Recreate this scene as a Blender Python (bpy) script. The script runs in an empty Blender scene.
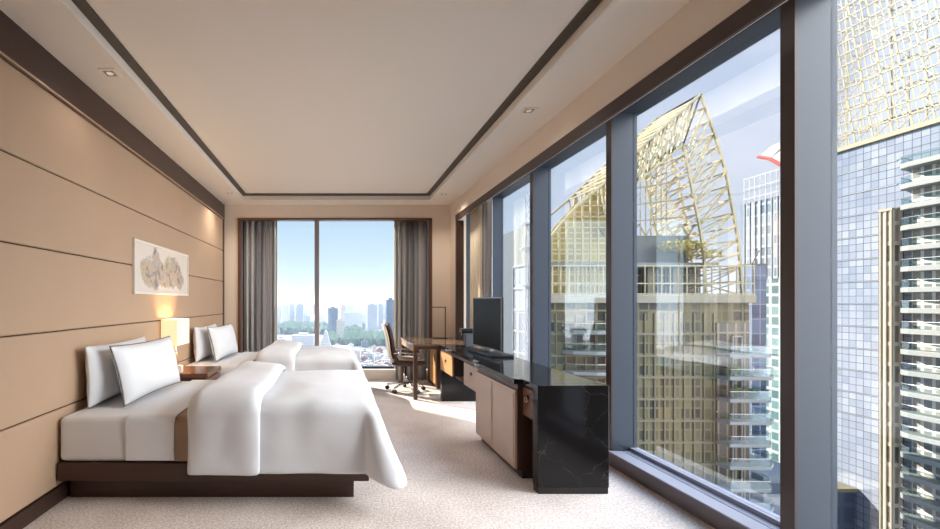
import bpy, bmesh, math, random
from mathutils import Vector, Matrix, noise
random.seed(7)
PI = math.pi
S = bpy.context.scene
C = S.collection
WL = {}                                   # world location of every object that parents others

# ------------------------------------------------------------------ materials
def nodes(name):
    m = bpy.data.materials.new(name); m.use_nodes = True
    nt = m.node_tree; nt.nodes.clear()
    out = nt.nodes.new('ShaderNodeOutputMaterial')
    return m, nt, out
def N(nt, t, **kw):
    n = nt.nodes.new(t)
    for k, v in kw.items():
        if k.startswith('i_'):
            n.inputs[k[2:].replace('_', ' ')].default_value = v
        else: setattr(n, k, v)
    return n
def L(nt, a, b): nt.links.new(a, b)
def rgba(c): return (c[0], c[1], c[2], 1)
def srgb(r, g, b):
    f = lambda u: (u/12.92 if u <= .04045 else ((u+.055)/1.055)**2.4)
    return (f(r/255), f(g/255), f(b/255))
def pbsdf(nt, out, col, rough=.5, metal=0., spec=.5, **kw):
    b = nt.nodes.new('ShaderNodeBsdfPrincipled')
    b.inputs['Base Color'].default_value = rgba(col); b.inputs['Roughness'].default_value = rough
    b.inputs['Metallic'].default_value = metal; b.inputs['Specular IOR Level'].default_value = spec
    for k, v in kw.items(): b.inputs[k].default_value = v
    L(nt, b.outputs[0], out.inputs['Surface']); return b
def mat(name, col, rough=.5, metal=0., spec=.5, vary=0., vscale=6., bump=0., bscale=200., stretch=None, **kw):
    m, nt, out = nodes(name)
    b = pbsdf(nt, out, col, rough, metal, spec, **kw)
    tc = N(nt, 'ShaderNodeTexCoord'); src = tc.outputs['Object']
    if stretch:
        mp = N(nt, 'ShaderNodeMapping'); mp.inputs['Scale'].default_value = stretch
        L(nt, src, mp.inputs['Vector']); src = mp.outputs[0]
    if vary:
        nz = N(nt, 'ShaderNodeTexNoise', i_Scale=vscale, i_Detail=5.); L(nt, src, nz.inputs['Vector'])
        mx = N(nt, 'ShaderNodeMix', data_type='RGBA')
        mx.inputs['A'].default_value = rgba([c*(1-vary) for c in col]); mx.inputs['B'].default_value = rgba([min(1, c*(1+vary)) for c in col])
        L(nt, nz.outputs['Fac'], mx.inputs['Factor']); L(nt, mx.outputs['Result'], b.inputs['Base Color'])
    if bump:
        n2 = N(nt, 'ShaderNodeTexNoise', i_Scale=bscale, i_Detail=3.); L(nt, src, n2.inputs['Vector'])
        bp = N(nt, 'ShaderNodeBump', i_Strength=bump, i_Distance=.01); L(nt, n2.outputs['Fac'], bp.inputs['Height'])
        L(nt, bp.outputs[0], b.inputs['Normal'])
    return m
def glass_mat(name, tint=(1, 1, 1), refl=.06, gl=(1, 1, 1)):
    m, nt, out = nodes(name)
    t = N(nt, 'ShaderNodeBsdfTransparent'); t.inputs[0].default_value = rgba(tint)
    g = N(nt, 'ShaderNodeBsdfGlossy'); g.inputs['Roughness'].default_value = .01; g.inputs['Color'].default_value = rgba(gl)
    fr = N(nt, 'ShaderNodeFresnel', i_IOR=1.45)
    ml = N(nt, 'ShaderNodeMath', operation='MULTIPLY'); ml.inputs[1].default_value = refl/.04
    ml.use_clamp = True
    L(nt, fr.outputs[0], ml.inputs[0])
    mx = N(nt, 'ShaderNodeMixShader'); L(nt, ml.outputs[0], mx.inputs[0]); L(nt, t.outputs[0], mx.inputs[1]); L(nt, g.outputs[0], mx.inputs[2])
    L(nt, mx.outputs[0], out.inputs['Surface']); return m
def facade(name, c1, c2, mortar, bw, rh, ms=.18, rough=.35, metal=0., bias=0., mott=None, spec=.5, mcol=(1, 1, 1)):
    m, nt, out = nodes(name)
    b = pbsdf(nt, out, c1, rough, metal, spec)
    tc = N(nt, 'ShaderNodeTexCoord'); sp = N(nt, 'ShaderNodeSeparateXYZ'); L(nt, tc.outputs['Object'], sp.inputs[0])
    ad = N(nt, 'ShaderNodeMath', operation='ADD'); L(nt, sp.outputs[0], ad.inputs[0]); L(nt, sp.outputs[1], ad.inputs[1])
    cb = N(nt, 'ShaderNodeCombineXYZ'); L(nt, ad.outputs[0], cb.inputs[0]); L(nt, sp.outputs[2], cb.inputs[1])
    br = N(nt, 'ShaderNodeTexBrick', offset=0., squash=1.)
    br.inputs['Color1'].default_value = rgba(c1); br.inputs['Color2'].default_value = rgba(c2); br.inputs['Mortar'].default_value = rgba(mortar)
    br.inputs['Scale'].default_value = 1; br.inputs['Mortar Size'].default_value = ms; br.inputs['Mortar Smooth'].default_value = .05
    br.inputs['Bias'].default_value = bias; br.inputs['Brick Width'].default_value = bw; br.inputs['Row Height'].default_value = rh
    L(nt, cb.outputs[0], br.inputs['Vector'])
    col = br.outputs['Color']
    if mott:
        nz = N(nt, 'ShaderNodeTexNoise', i_Scale=mott[0], i_Detail=3.); L(nt, tc.outputs['Object'], nz.inputs['Vector'])
        rp = N(nt, 'ShaderNodeMapRange'); rp.inputs['From Min'].default_value = .45; rp.inputs['From Max'].default_value = .7
        rp.inputs['To Max'].default_value = mott[1]; L(nt, nz.outputs['Fac'], rp.inputs['Value'])
        mx = N(nt, 'ShaderNodeMix', data_type='RGBA'); mx.inputs['B'].default_value = rgba(mcol)
        L(nt, rp.outputs[0], mx.inputs['Factor']); L(nt, col, mx.inputs['A']); col = mx.outputs['Result']
    L(nt, col, b.inputs['Base Color']); return m

M = {}
M['wall'] = mat('cream_plaster', srgb(228, 212, 194), .75, vary=.02, bump=.05, bscale=120)
M['ceiling'] = mat('ceiling_paint', srgb(238, 227, 212), .9)
M['leather'] = mat('tan_leather', srgb(182, 154, 129), .55, spec=.35, vary=.04, vscale=3, bump=.12, bscale=350)
M['seam'] = mat('dark_seam_felt', srgb(70, 52, 40), .8)  # dark brown backing behind the gaps between the leather rows
M['dark_wood'] = mat('dark_walnut', srgb(68, 44, 34), .38, vary=.3, vscale=3, stretch=(1, 14, 14), bump=.03, bscale=30)
M['dark_wood_v'] = mat('dark_walnut_upright', srgb(68, 44, 34), .38, vary=.3, vscale=3, stretch=(14, 14, 1))
M['dark_wood_y'] = mat('dark_walnut_lengthwise', srgb(60, 40, 34), .35, vary=.25, vscale=3, stretch=(14, 1, 14))
M['red_wood'] = mat('reddish_wood', srgb(102, 68, 50), .3, vary=.25, vscale=3, stretch=(1, 14, 14))
M['wood_mid'] = mat('brown_desk_wood', srgb(106, 84, 70), .12, vary=.25, vscale=3, stretch=(14, 1, 14))
M['wood_light'] = mat('honey_veneer', srgb(196, 150, 100), .35, vary=.15, vscale=4, stretch=(14, 14, 1))
M['strip'] = mat('pale_metal_strip', srgb(190, 165, 145), .3, metal=.6)
M['tray'] = mat('dark_bronze_band', srgb(66, 55, 44), .45)
M['white'] = mat('white_cotton', srgb(234, 236, 240), .85, spec=.2, bump=.15, bscale=500)
M['duvet'] = mat('white_duvet_cotton', srgb(234, 236, 241), .85, spec=.2, bump=.08, bscale=18)
M['pillow'] = mat('pillow_cotton', srgb(224, 226, 230), .85, spec=.2, bump=.1, bscale=14)
M['taupe'] = mat('taupe_blanket_wool', srgb(172, 148, 128), .9, spec=.1, bump=.2, bscale=500)
M['greypipe'] = mat('grey_piping', srgb(120, 118, 118), .8)
M['chrome'] = mat('polished_chrome', srgb(200, 198, 195), .12, metal=1.)
M['bronze'] = mat('dark_bronze', srgb(60, 52, 48), .35, metal=.6)
M['black'] = mat('black_plastic', srgb(16, 16, 18), .3)
M['screen'] = mat('black_screen', srgb(11, 11, 12), .4, spec=.08)
M['silver'] = mat('silver_plastic', srgb(150, 150, 150), .35, metal=.5)
M['framewhite'] = mat('pale_champagne_frame', srgb(226, 218, 206), .35, metal=.15)
M['greyplastic'] = mat('grey_plastic', srgb(96, 100, 108), .4)
M['rosedoor'] = mat('rose_taupe_lacquer', srgb(182, 160, 147), .38, spec=.5, vary=.04, bump=.05, bscale=500)
M['rosedoor_edge'] = mat('rose_taupe_edge', srgb(186, 160, 140), .3, metal=.35)
M['mull'] = mat('blue_grey_metal', srgb(56, 63, 74), .45, metal=.25)
M['curb_metal'] = mat('taupe_metal_kerb', srgb(112, 103, 104), .45, metal=.2)
M['mull_lit'] = mat('mullion_metal_sunlit', srgb(150, 140, 138), .4, metal=.2)  # paler copy of the mullion metal, sunlight put into its colour
M['mullbrown'] = mat('dark_brown_metal', srgb(66, 56, 54), .4, metal=.3)
M['sill'] = mat('pale_metal_sill', srgb(158, 160, 174), .35, metal=.2)
M['curb'] = mat('pale_stone_curb', srgb(214, 206, 198), .5)
M['sheer'] = mat('sheer_curtain', srgb(226, 214, 192), .9, spec=.1)
M['leather_beige'] = mat('beige_chair_leather', srgb(208, 192, 172), .5)
M['leather_brown'] = mat('brown_chair_leather', srgb(74, 54, 46), .45)
M['whitebox'] = mat('white_card', srgb(235, 232, 226), .6)
M['grille'] = mat('lamp_grille', srgb(150, 135, 118), .5)
M['glass'] = glass_mat('window_glass', (.97, .985, .99), .013)
M['railglass'] = glass_mat('balcony_glass', (.86, .92, .92), .012)

def carpet():
    m, nt, out = nodes('beige_carpet'); b = pbsdf(nt, out, (1, 1, 1), .95, spec=.1)
    tc = N(nt, 'ShaderNodeTexCoord')
    a = N(nt, 'ShaderNodeTexNoise', i_Scale=70., i_Detail=4., i_Roughness=.7); L(nt, tc.outputs['Object'], a.inputs['Vector'])
    c = N(nt, 'ShaderNodeTexNoise', i_Scale=3., i_Detail=3.); L(nt, tc.outputs['Object'], c.inputs['Vector'])
    r = N(nt, 'ShaderNodeValToRGB'); e = r.color_ramp.elements
    e[0].position = .38; e[0].color = rgba(srgb(198, 184, 176)); e[1].position = .62; e[1].color = rgba(srgb(244, 232, 224))
    ad = N(nt, 'ShaderNodeMath', operation='MULTIPLY_ADD'); ad.inputs[1].default_value = .25; L(nt, c.outputs[0], ad.inputs[0])
    sb = N(nt, 'ShaderNodeMath', operation='SUBTRACT'); sb.inputs[1].default_value = .125; L(nt, a.outputs[0], sb.inputs[0]); L(nt, sb.outputs[0], ad.inputs[2])
    L(nt, ad.outputs[0], r.inputs[0]); L(nt, r.outputs[0], b.inputs['Base Color'])
    n2 = N(nt, 'ShaderNodeTexNoise', i_Scale=160., i_Detail=2.); L(nt, tc.outputs['Object'], n2.inputs['Vector'])
    bp = N(nt, 'ShaderNodeBump', i_Strength=.5, i_Distance=.01); L(nt, n2.outputs[0], bp.inputs['Height']); L(nt, bp.outputs[0], b.inputs['Normal'])
    return m
M['carpet'] = carpet()
def marble():
    m, nt, out = nodes('black_marble'); b = pbsdf(nt, out, (0, 0, 0), .1, spec=.24)
    tc = N(nt, 'ShaderNodeTexCoord')
    w = N(nt, 'ShaderNodeTexNoise', i_Scale=2.2, i_Detail=6., i_Roughness=.6); L(nt, tc.outputs['Object'], w.inputs['Vector'])
    mv = N(nt, 'ShaderNodeMix', data_type='RGBA', blend_type='ADD'); mv.inputs['Factor'].default_value = .35
    L(nt, tc.outputs['Object'], mv.inputs['A']); L(nt, w.outputs['Color'], mv.inputs['B'])
    v = N(nt, 'ShaderNodeTexVoronoi', feature='DISTANCE_TO_EDGE', i_Scale=3.6); L(nt, mv.outputs['Result'], v.inputs['Vector'])
    r = N(nt, 'ShaderNodeValToRGB'); e = r.color_ramp.elements
    e[0].position = 0; e[0].color = (1, 1, 1, 1); e[1].position = .008; e[1].color = (0, 0, 0, 1); L(nt, v.outputs['Distance'], r.inputs[0])
    n3 = N(nt, 'ShaderNodeTexNoise', i_Scale=4., i_Detail=3.); L(nt, tc.outputs['Object'], n3.inputs['Vector'])
    g = N(nt, 'ShaderNodeMapRange'); g.inputs['From Min'].default_value = .40; g.inputs['From Max'].default_value = .68; g.inputs['To Max'].default_value = .42
    L(nt, n3.outputs[0], g.inputs['Value'])
    ml = N(nt, 'ShaderNodeMath', operation='MULTIPLY'); L(nt, r.outputs[0], ml.inputs[0]); L(nt, g.outputs[0], ml.inputs[1])
    mx = N(nt, 'ShaderNodeMix', data_type='RGBA'); mx.inputs['A'].default_value = rgba(srgb(26, 24, 24)); mx.inputs['B'].default_value = rgba(srgb(150, 138, 128))
    L(nt, ml.outputs[0], mx.inputs['Factor']); L(nt, mx.outputs['Result'], b.inputs['Base Color']); return m
M['marble'] = marble()
def curtain_mat():
    m, nt, out = nodes('grey_striped_drape'); b = pbsdf(nt, out, srgb(140, 132, 126), .85, spec=.15)
    tc = N(nt, 'ShaderNodeTexCoord'); mp = N(nt, 'ShaderNodeMapping'); mp.inputs['Scale'].default_value = (1, 1, .01)
    L(nt, tc.outputs['Object'], mp.inputs['Vector'])
    nz = N(nt, 'ShaderNodeTexNoise', i_Scale=22., i_Detail=2.); L(nt, mp.outputs[0], nz.inputs['Vector'])
    r = N(nt, 'ShaderNodeValToRGB'); e = r.color_ramp.elements
    e[0].position = .35; e[0].color = rgba(srgb(124, 124, 128)); e[1].position = .65; e[1].color = rgba(srgb(196, 194, 192))
    L(nt, nz.outputs[0], r.inputs[0]); L(nt, r.outputs[0], b.inputs['Base Color']); return m
M['drape'] = curtain_mat()
def painting():
    m, nt, out = nodes('ink_wash_painting'); b = pbsdf(nt, out, (1, 1, 1), .6)
    tc = N(nt, 'ShaderNodeTexCoord'); sp = N(nt, 'ShaderNodeSeparateXYZ')
    wz = N(nt, 'ShaderNodeTexNoise', i_Scale=7., i_Detail=6., i_Roughness=.65); L(nt, tc.outputs['Object'], wz.inputs['Vector'])
    mv = N(nt, 'ShaderNodeMix', data_type='RGBA', blend_type='LINEAR_LIGHT'); mv.inputs['Factor'].default_value = .10
    L(nt, tc.outputs['Object'], mv.inputs['A']); L(nt, wz.outputs['Color'], mv.inputs['B']); L(nt, mv.outputs['Result'], sp.inputs[0])
    def blob(cy, cz, ry, rz):
        q = []
        for o, c, rr in ((1, cy, ry), (2, cz, rz)):
            s = N(nt, 'ShaderNodeMath', operation='SUBTRACT'); s.inputs[1].default_value = c; L(nt, sp.outputs[o], s.inputs[0])
            d = N(nt, 'ShaderNodeMath', operation='DIVIDE'); d.inputs[1].default_value = rr; L(nt, s.outputs[0], d.inputs[0])
            p = N(nt, 'ShaderNodeMath', operation='MULTIPLY'); L(nt, d.outputs[0], p.inputs[0]); L(nt, d.outputs[0], p.inputs[1]); q.append(p)
        a = N(nt, 'ShaderNodeMath', operation='ADD'); L(nt, q[0].outputs[0], a.inputs[0]); L(nt, q[1].outputs[0], a.inputs[1])
        g = N(nt, 'ShaderNodeMapRange', interpolation_type='SMOOTHSTEP'); g.inputs['From Min'].default_value = 1.1; g.inputs['From Max'].default_value = .75
        L(nt, a.outputs[0], g.inputs['Value']); return g.outputs[0]
    prev = None
    for args in ((-.27, -.02, .30, .17), (-.22, .08, .14, .15), (.22, .03, .25, .14), (.04, -.09, .34, .08), (.38, -.06, .15, .12)):
        o = blob(*args)
        if prev is None: prev = o
        else:
            x = N(nt, 'ShaderNodeMath', operation='MAXIMUM'); L(nt, prev, x.inputs[0]); L(nt, o, x.inputs[1]); prev = x.outputs[0]
    n2 = N(nt, 'ShaderNodeTexNoise', i_Scale=9., i_Detail=5., i_Distortion=1.2); L(nt, tc.outputs['Object'], n2.inputs['Vector'])
    r = N(nt, 'ShaderNodeValToRGB'); e = r.color_ramp.elements
    e[0].position = .3; e[0].color = rgba(srgb(62, 62, 78)); e[1].position = .72; e[1].color = rgba(srgb(208, 196, 186))
    for p, c in ((.42, srgb(122, 120, 134)), (.5, srgb(190, 164, 110)), (.58, srgb(146, 142, 150))):
        k = e.new(p); k.color = rgba(c)
    L(nt, n2.outputs[0], r.inputs[0])
    mx = N(nt, 'ShaderNodeMix', data_type='RGBA'); mx.inputs['A'].default_value = rgba(srgb(210, 202, 194))
    fm = N(nt, 'ShaderNodeMath', operation='MULTIPLY'); fm.inputs[1].default_value = .85; L(nt, prev, fm.inputs[0])
    L(nt, fm.outputs[0], mx.inputs['Factor']); L(nt, r.outputs[0], mx.inputs['B']); L(nt, mx.outputs['Result'], b.inputs['Base Color']); return m
M['painting'] = painting()
def emis(name, col, st, base=(.8, .7, .55)):
    m, nt, out = nodes(name); b = pbsdf(nt, out, base, .8)
    b.inputs['Emission Color'].default_value = rgba(col); b.inputs['Emission Strength'].default_value = st
    return m
M['shade'] = emis('lit_lamp_shade', (1., .68, .33), .55)
M['bulb'] = emis('warm_downlight_lens', (1., .85, .65), .25)
# outside
M['gold_frame'] = mat('champagne_gold_steel', srgb(168, 154, 118), .5, metal=.05, vary=.06, vscale=.4)
M['gold_facade'] = facade('gold_window_wall', srgb(40, 40, 38), srgb(122, 108, 72), srgb(122, 110, 78), 1.55, 1.61, .14, .25, mott=(.12, .3), mcol=srgb(128, 120, 98), spec=.25)
M['gold_glass'] = facade('gold_glass_screen', srgb(150, 128, 66), srgb(176, 154, 92), srgb(190, 174, 130), 1.2, 1.61, .12, .25)
M['dark_glass'] = facade('dark_flat_windows', srgb(52, 50, 48), srgb(112, 100, 82), srgb(146, 132, 104), 1.3, 3.22, .12, .15)
M['pale_glazing'] = facade('pale_balcony_windows', srgb(104, 104, 106), srgb(156, 146, 134), srgb(198, 196, 190), 1.3, 3.2, .2, .2)
M['gold_rail'] = mat('old_gold_mullions', srgb(112, 102, 76), .5)
M['cream_stone'] = mat('cream_stone', srgb(145, 135, 115), .6, vary=.08, vscale=.3)
M['slab'] = mat('pale_balcony_slab', srgb(129, 130, 127), .6)
M['screen_grey'] = mat('grey_louvre_screen', srgb(112, 112, 106), .5, vary=.1, vscale=.2)
M['steel_dark'] = mat('dark_steel', srgb(92, 92, 92), .5)
M['white_glass'] = facade('silver_curtain_wall', srgb(120, 128, 142), srgb(144, 149, 160), srgb(84, 80, 86), 1.06, 1.28, .05, .08, mott=(.1, .55), mcol=srgb(108, 116, 134), spec=.8)
M['brown_block'] = facade('brown_flats', srgb(83, 73, 69), srgb(167, 147, 132), srgb(206, 186, 164), 1.25, 3.2, .32, .5)
M['white_steel'] = mat('ivory_steel', srgb(136, 124, 94), .5)
M['blue_white'] = facade('blue_white_offices', srgb(88, 109, 130), srgb(150, 163, 172), srgb(175, 178, 180), 2.4, 3.6, .42, .2)
M['teal_glass'] = facade('teal_offices', srgb(51, 82, 86), srgb(109, 139, 137), srgb(165, 171, 169), 3.2, 3.4, .5, .2)
M['wing_frame'] = mat('wing_window_frame', srgb(122, 130, 142), .5)
M['red'] = mat('red_paint', srgb(167, 53, 49), .5)
M['white_paint'] = mat('white_paint', srgb(162, 162, 162), .5)
M['blue_glass'] = facade('blue_glass_flats', srgb(60, 74, 98), srgb(128, 144, 168), srgb(150, 158, 172), 2., 3.3, .14, .12)
M['bluegrey_wall'] = facade('blue_grey_cladding', srgb(89, 96, 103), srgb(92, 98, 104), srgb(82, 88, 96), 1.2, 1.6, .02, .6)
M['leaf_yellow'] = mat('yellow_green_leaves', srgb(176, 156, 62), .6, vary=.3, vscale=2)
M['leaf_green'] = mat('green_leaves', srgb(104, 130, 78), .6, vary=.3, vscale=2)
M['bark'] = mat('bark', srgb(96, 76, 58), .8)
M['woods'] = mat('tree_canopy', srgb(49, 73, 54), .9, vary=.35, vscale=.05)
M['ground'] = mat('city_ground', srgb(109, 108, 109), .9, vary=.25, vscale=.01)
CB = [facade('city_white', srgb(101, 109, 121), srgb(124, 127, 137), srgb(167, 167, 167), 3.4, 3.2, .7, .5),
      facade('city_cream', srgb(95, 96, 101), srgb(124, 117, 113), srgb(159, 151, 143), 3.2, 3.2, .8, .5),
      facade('city_grey', srgb(70, 80, 95), srgb(93, 101, 110), srgb(124, 127, 134), 3.4, 3.4, .6, .4),
      facade('city_navy', srgb(34, 45, 67), srgb(47, 60, 82), srgb(67, 76, 96), 3.4, 3.6, .4, .3),
      facade('city_pink', srgb(101, 93, 97), srgb(127, 113, 110), srgb(158, 139, 133), 3.2, 3.2, .8, .5)]
M['red_roof'] = mat('red_roof', srgb(126, 96, 90), .8)
M['old_roof'] = mat('old_roof', srgb(142, 90, 79), .8)
M['grey_roof'] = mat('grey_roof', srgb(136, 139, 143), .8)

# ------------------------------------------------------------------ mesh helpers
def tag(o, label=None, cat=None, group=None, kind=None):
    if label: o['label'] = label
    if cat: o['category'] = cat
    if group: o['group'] = group
    if kind: o['kind'] = kind
    return o
def empty(name, loc=(0, 0, 0), rz=0, parent=None):
    o = bpy.data.objects.new(name, None); C.objects.link(o); o.location = loc; o.rotation_euler = (0, 0, rz); o.empty_display_size = .1
    WL[o.name] = Vector(loc); return o
class MB:
    def __init__(s): s.bm = bmesh.new()
    def box(s, x0, x1, y0, y1, z0, z1, mi=0):
        v = [s.bm.verts.new((x, y, z)) for z in (z0, z1) for y in (y0, y1) for x in (x0, x1)]
        for f in ((0, 2, 3, 1), (4, 5, 7, 6), (0, 1, 5, 4), (2, 6, 7, 3), (0, 4, 6, 2), (1, 3, 7, 5)):
            s.bm.faces.new([v[i] for i in f]).material_index = mi
        return s
    def prism(s, pts, z0, z1, axis='z', mi=0):     # polygon extruded along an axis
        def P(p, h): return {'z': (p[0], p[1], h), 'y': (p[0], h, p[1]), 'x': (h, p[0], p[1])}[axis]
        a = [s.bm.verts.new(P(p, z0)) for p in pts]; b = [s.bm.verts.new(P(p, z1)) for p in pts]
        n = len(pts)
        s.bm.faces.new(a[::-1]); s.bm.faces.new(b)
        for i in range(n): s.bm.faces.new((a[i], a[(i+1) % n], b[(i+1) % n], b[i])).material_index = mi
        return s
    def tube(s, pts, r, n=8, closed=False, cap=True):
        pts = [Vector(p) for p in pts]; rings = []; m = len(pts)
        for i, p in enumerate(pts):
            if closed: d = pts[(i+1) % m] - pts[i-1]
            else: d = pts[min(i+1, m-1)] - pts[max(i-1, 0)]
            d.normalize(); up = Vector((0, 0, 1)) if abs(d.z) < .95 else Vector((1, 0, 0))
            a = d.cross(up).normalized(); b = d.cross(a)
            rr = r[i] if isinstance(r, (list, tuple)) else r
            off = PI/4 if n == 4 else 0
            rings.append([s.bm.verts.new(p + a*math.cos(2*PI*k/n+off)*rr + b*math.sin(2*PI*k/n+off)*rr) for k in range(n)])
        for i in range(m if closed else m-1):
            A, B = rings[i], rings[(i+1) % m]
            for k in range(n): s.bm.faces.new((A[k], A[(k+1) % n], B[(k+1) % n], B[k]))
        if cap and not closed:
            s.bm.faces.new(rings[0][::-1]); s.bm.faces.new(rings[-1])
        return s
    def lathe(s, prof, c=(0, 0, 0), n=24):
        rings = [[s.bm.verts.new((c[0]+r*math.cos(2*PI*k/n), c[1]+r*math.sin(2*PI*k/n), c[2]+z)) for k in range(n)] for r, z in prof]
        for A, B in zip(rings, rings[1:]):
            for k in range(n): s.bm.faces.new((A[k], A[(k+1) % n], B[(k+1) % n], B[k]))
        s.bm.faces.new(rings[0][::-1]); s.bm.faces.new(rings[-1]); return s
    def grid(s, P, closed_u=False):
        V = [[s.bm.verts.new(p) for p in row] for row in P]
        for i in range(len(V)-1):
            for j in range(len(V[0])-1):
                s.bm.faces.new((V[i][j], V[i+1][j], V[i+1][j+1], V[i][j+1]))
        return s
    def xform(s, m): bmesh.ops.transform(s.bm, matrix=m, verts=s.bm.verts); return s
    def build(s, name, m, parent=None, loc=None, world=True, bevel=0, seg=2, smooth=False, solid=0, subsurf=0, soff=-1):
        me = bpy.data.meshes.new(name)
        bmesh.ops.recalc_face_normals(s.bm, faces=s.bm.faces)
        base = Vector((0, 0, 0))
        if world and parent is not None: base = WL[parent.name]
        if loc is not None and world: base = Vector(loc)
        bmesh.ops.translate(s.bm, verts=s.bm.verts, vec=-base)
        s.bm.to_mesh(me); s.bm.free()
        ms = m if isinstance(m, (list, tuple)) else [m]
        for q in ms: me.materials.append(M[q] if isinstance(q, str) else q)
        o = bpy.data.objects.new(name, me); C.objects.link(o)
        if parent is not None:
            o.parent = parent
            if world and loc is not None: o.location = Vector(loc) - WL[parent.name]
        elif loc is not None: o.location = loc
        WL[o.name] = Vector(loc) if loc is not None else (WL[parent.name].copy() if parent is not None else Vector((0, 0, 0)))
        if solid:
            q = o.modifiers.new('t', 'SOLIDIFY'); q.thickness = solid; q.offset = soff
        if bevel:
            q = o.modifiers.new('b', 'BEVEL'); q.width = bevel; q.segments = seg; q.limit_method = 'ANGLE'; q.angle_limit = .6
        if subsurf:
            q = o.modifiers.new('s', 'SUBSURF'); q.levels = q.render_levels = subsurf
        if smooth or subsurf:
            for p in me.polygons: p.use_smooth = True
        return o
def box(name, m, x0, x1, y0, y1, z0, z1, parent=None, world=True, loc='auto', **kw):
    if loc == 'auto': loc = ((x0+x1)/2, (y0+y1)/2, z0) if parent is None else None
    return MB().box(x0, x1, y0, y1, z0, z1).build(name, m, parent, loc, world, **kw)
def struct(o): o['kind'] = 'structure'; return o
def dup(o, parent=None):
    c = o.copy(); C.objects.link(c)
    if parent is not None: c.parent = parent
    WL[c.name] = WL.get(o.name, Vector((0, 0, 0)))
    for ch in [k for k in bpy.data.objects if k.parent == o]: dup(ch, c)
    return c

# ------------------------------------------------------------------ room shell
YB, YF, XL, XR, ZC = -1.3, 6.9, -1.757, 1.79, 2.786
ZT = 2.86; YW = 1.22
struct(box('floor', 'carpet', XL-.2, 2.34, YB-.2, 7.36, -.2, 0, loc=(0, 0, 0)))
# ceiling: lowered border, raised tray centre, dark band in the tray
cl = struct(box('ceiling', 'ceiling', -1.42, 1.43, YB, 6.58, ZT, ZT+.1, loc=(0, 0, 2.86)))
b = MB().box(XL-.2, -1.389, YB, 7.05, ZC, ZC+.2).box(1.40, 2.34, YB, 7.05, ZC, ZC+.2).box(-1.389, 1.40, 6.56, 7.05, ZC, ZC+.2).box(-1.389, 1.40, YB, -.9, ZC, ZC+.2)
o = struct(b.build('ceiling_border', 'ceiling', cl))
for nm, a in (('ceiling_band', (-1.389, -1.322, -.9, 6.56)), ('ceiling_band', (1.333, 1.40, -.9, 6.56)), ('ceiling_band', (-1.322, 1.333, 6.46, 6.56))):
    struct(box(nm, 'tray', a[0], a[1], a[2], a[3], ZT-.012, ZT-.0005, cl))
# left wall: five padded leather rows
wl = struct(box('wall_left', 'wall', XL-.2, XL-.03, YB-.2, 7.3, 0, ZC, loc=(XL, 2, 0)))
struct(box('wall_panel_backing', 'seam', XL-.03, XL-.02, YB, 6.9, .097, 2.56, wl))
rows = [.10, .587, 1.08, 1.584, 2.065, 2.552]
for a, c in zip(rows, rows[1:]):
    struct(box('wall_panel', 'leather', XL-.02, XL, YB, 6.84, a+.003, c-.003, wl, bevel=.011, seg=3))
struct(box('trim_1', 'dark_wood_y', XL-.03, XL+.012, YB, 6.9, 2.566, ZC, bevel=.003))
struct(box('trim_2', 'strip', XL-.03, XL+.02, YB, 6.9, 2.554, 2.566))
struct(box('trim_3', 'dark_wood_v', XL-.03, XL+.006, 6.842, 6.9, .10, 2.553))
struct(box('baseboard_left', 'dark_wood_y', XL-.03, XL+.012, YB, 6.9, 0, .097, bevel=.003))
struct(box('wall_back', 'dark_wood', XL-.2, 2.34, YB-.2, YB, 0, ZC+.2))  # unseen wall behind the camera; dark wood chosen to lower the bounce light
# far wall with its window opening
X0, X1, ZH = -1.537, 1.505, 2.58
wf = struct(MB().box(XL-.2, X0, YF, YF+.15, 0, ZC+.1).box(X1, 2.2, YF, YF+.15, 0, ZC+.1).box(X0, X1, YF, YF+.15, ZH, ZC+.1).build('wall_front', 'wall', loc=(0, YF, 0)))
struct(MB().box(X0-.08, X0, YF+.15, 7.36, 0, ZH+.2).box(X1, X1+.08, YF+.15, 7.36, 0, ZH+.1).box(X0, X1, YF+.15, 7.36, ZH+.09, ZH+.2).build('window_reveal', 'wall', wf))
struct(MB().box(X0, X0+.045, YF-.02, YF+.12, 0, ZH).box(X1-.045, X1, YF-.02, YF+.12, 0, ZH).box(X0+.045, X1-.045, YF-.02, YF+.12, ZH-.03, ZH).build('window_frame', 'red_wood', wf, bevel=.004))
w1 = struct(box('window_1', 'curb', X0, X1, 7.12, 7.36, 0, .17, bevel=.006, loc=(0, 7.2, 0)))
struct(MB().box(-.352, -.278, 7.2, 7.33, .17, ZH+.09).build('window_mullion', 'mull_lit', w1, bevel=.004))
struct(MB().box(X0, X1, 7.24, 7.33, .17, .2).box(X0, X1, 7.24, 7.33, ZH+.06, ZH+.09).box(X0, X0+.04, 7.24, 7.33, .17, ZH+.09).box(X1-.04, X1, 7.24, 7.33, .17, ZH+.09).build('window_frame', 'mull', w1))
for a, c in ((X0+.04, -.352), (-.278, X1-.04)):
    struct(box('window_pane', 'glass', a, c, 7.28, 7.288, .2, ZH+.06, w1))
# right wall: header, pier, wood frame
GX = 2.30
wr = struct(MB().box(XR, XR+.15, YB, YF, 2.56, ZC+.1).box(XR, XR+.15, 6.56, YF, 0, 2.56).build('wall_right', 'wall', loc=(XR, 2, 0)))
struct(MB().box(XR-.012, XR+.012, YB, 6.56, 2.47, 2.56).box(XR-.012, XR-.001, YW-.06, YW, 0, 2.47).box(XR-.012, XR+.10, 6.50, 6.56, 0, 2.47).build('window_frame', 'dark_wood_y', wr, bevel=.004))
struct(box('unseen_blocking_wall', 'dark_wood_y', XR, 2.36, YB, YW, 0, 2.56))  # unseen solid wall, added to keep window light from the near end
# window wall on the right

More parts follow.
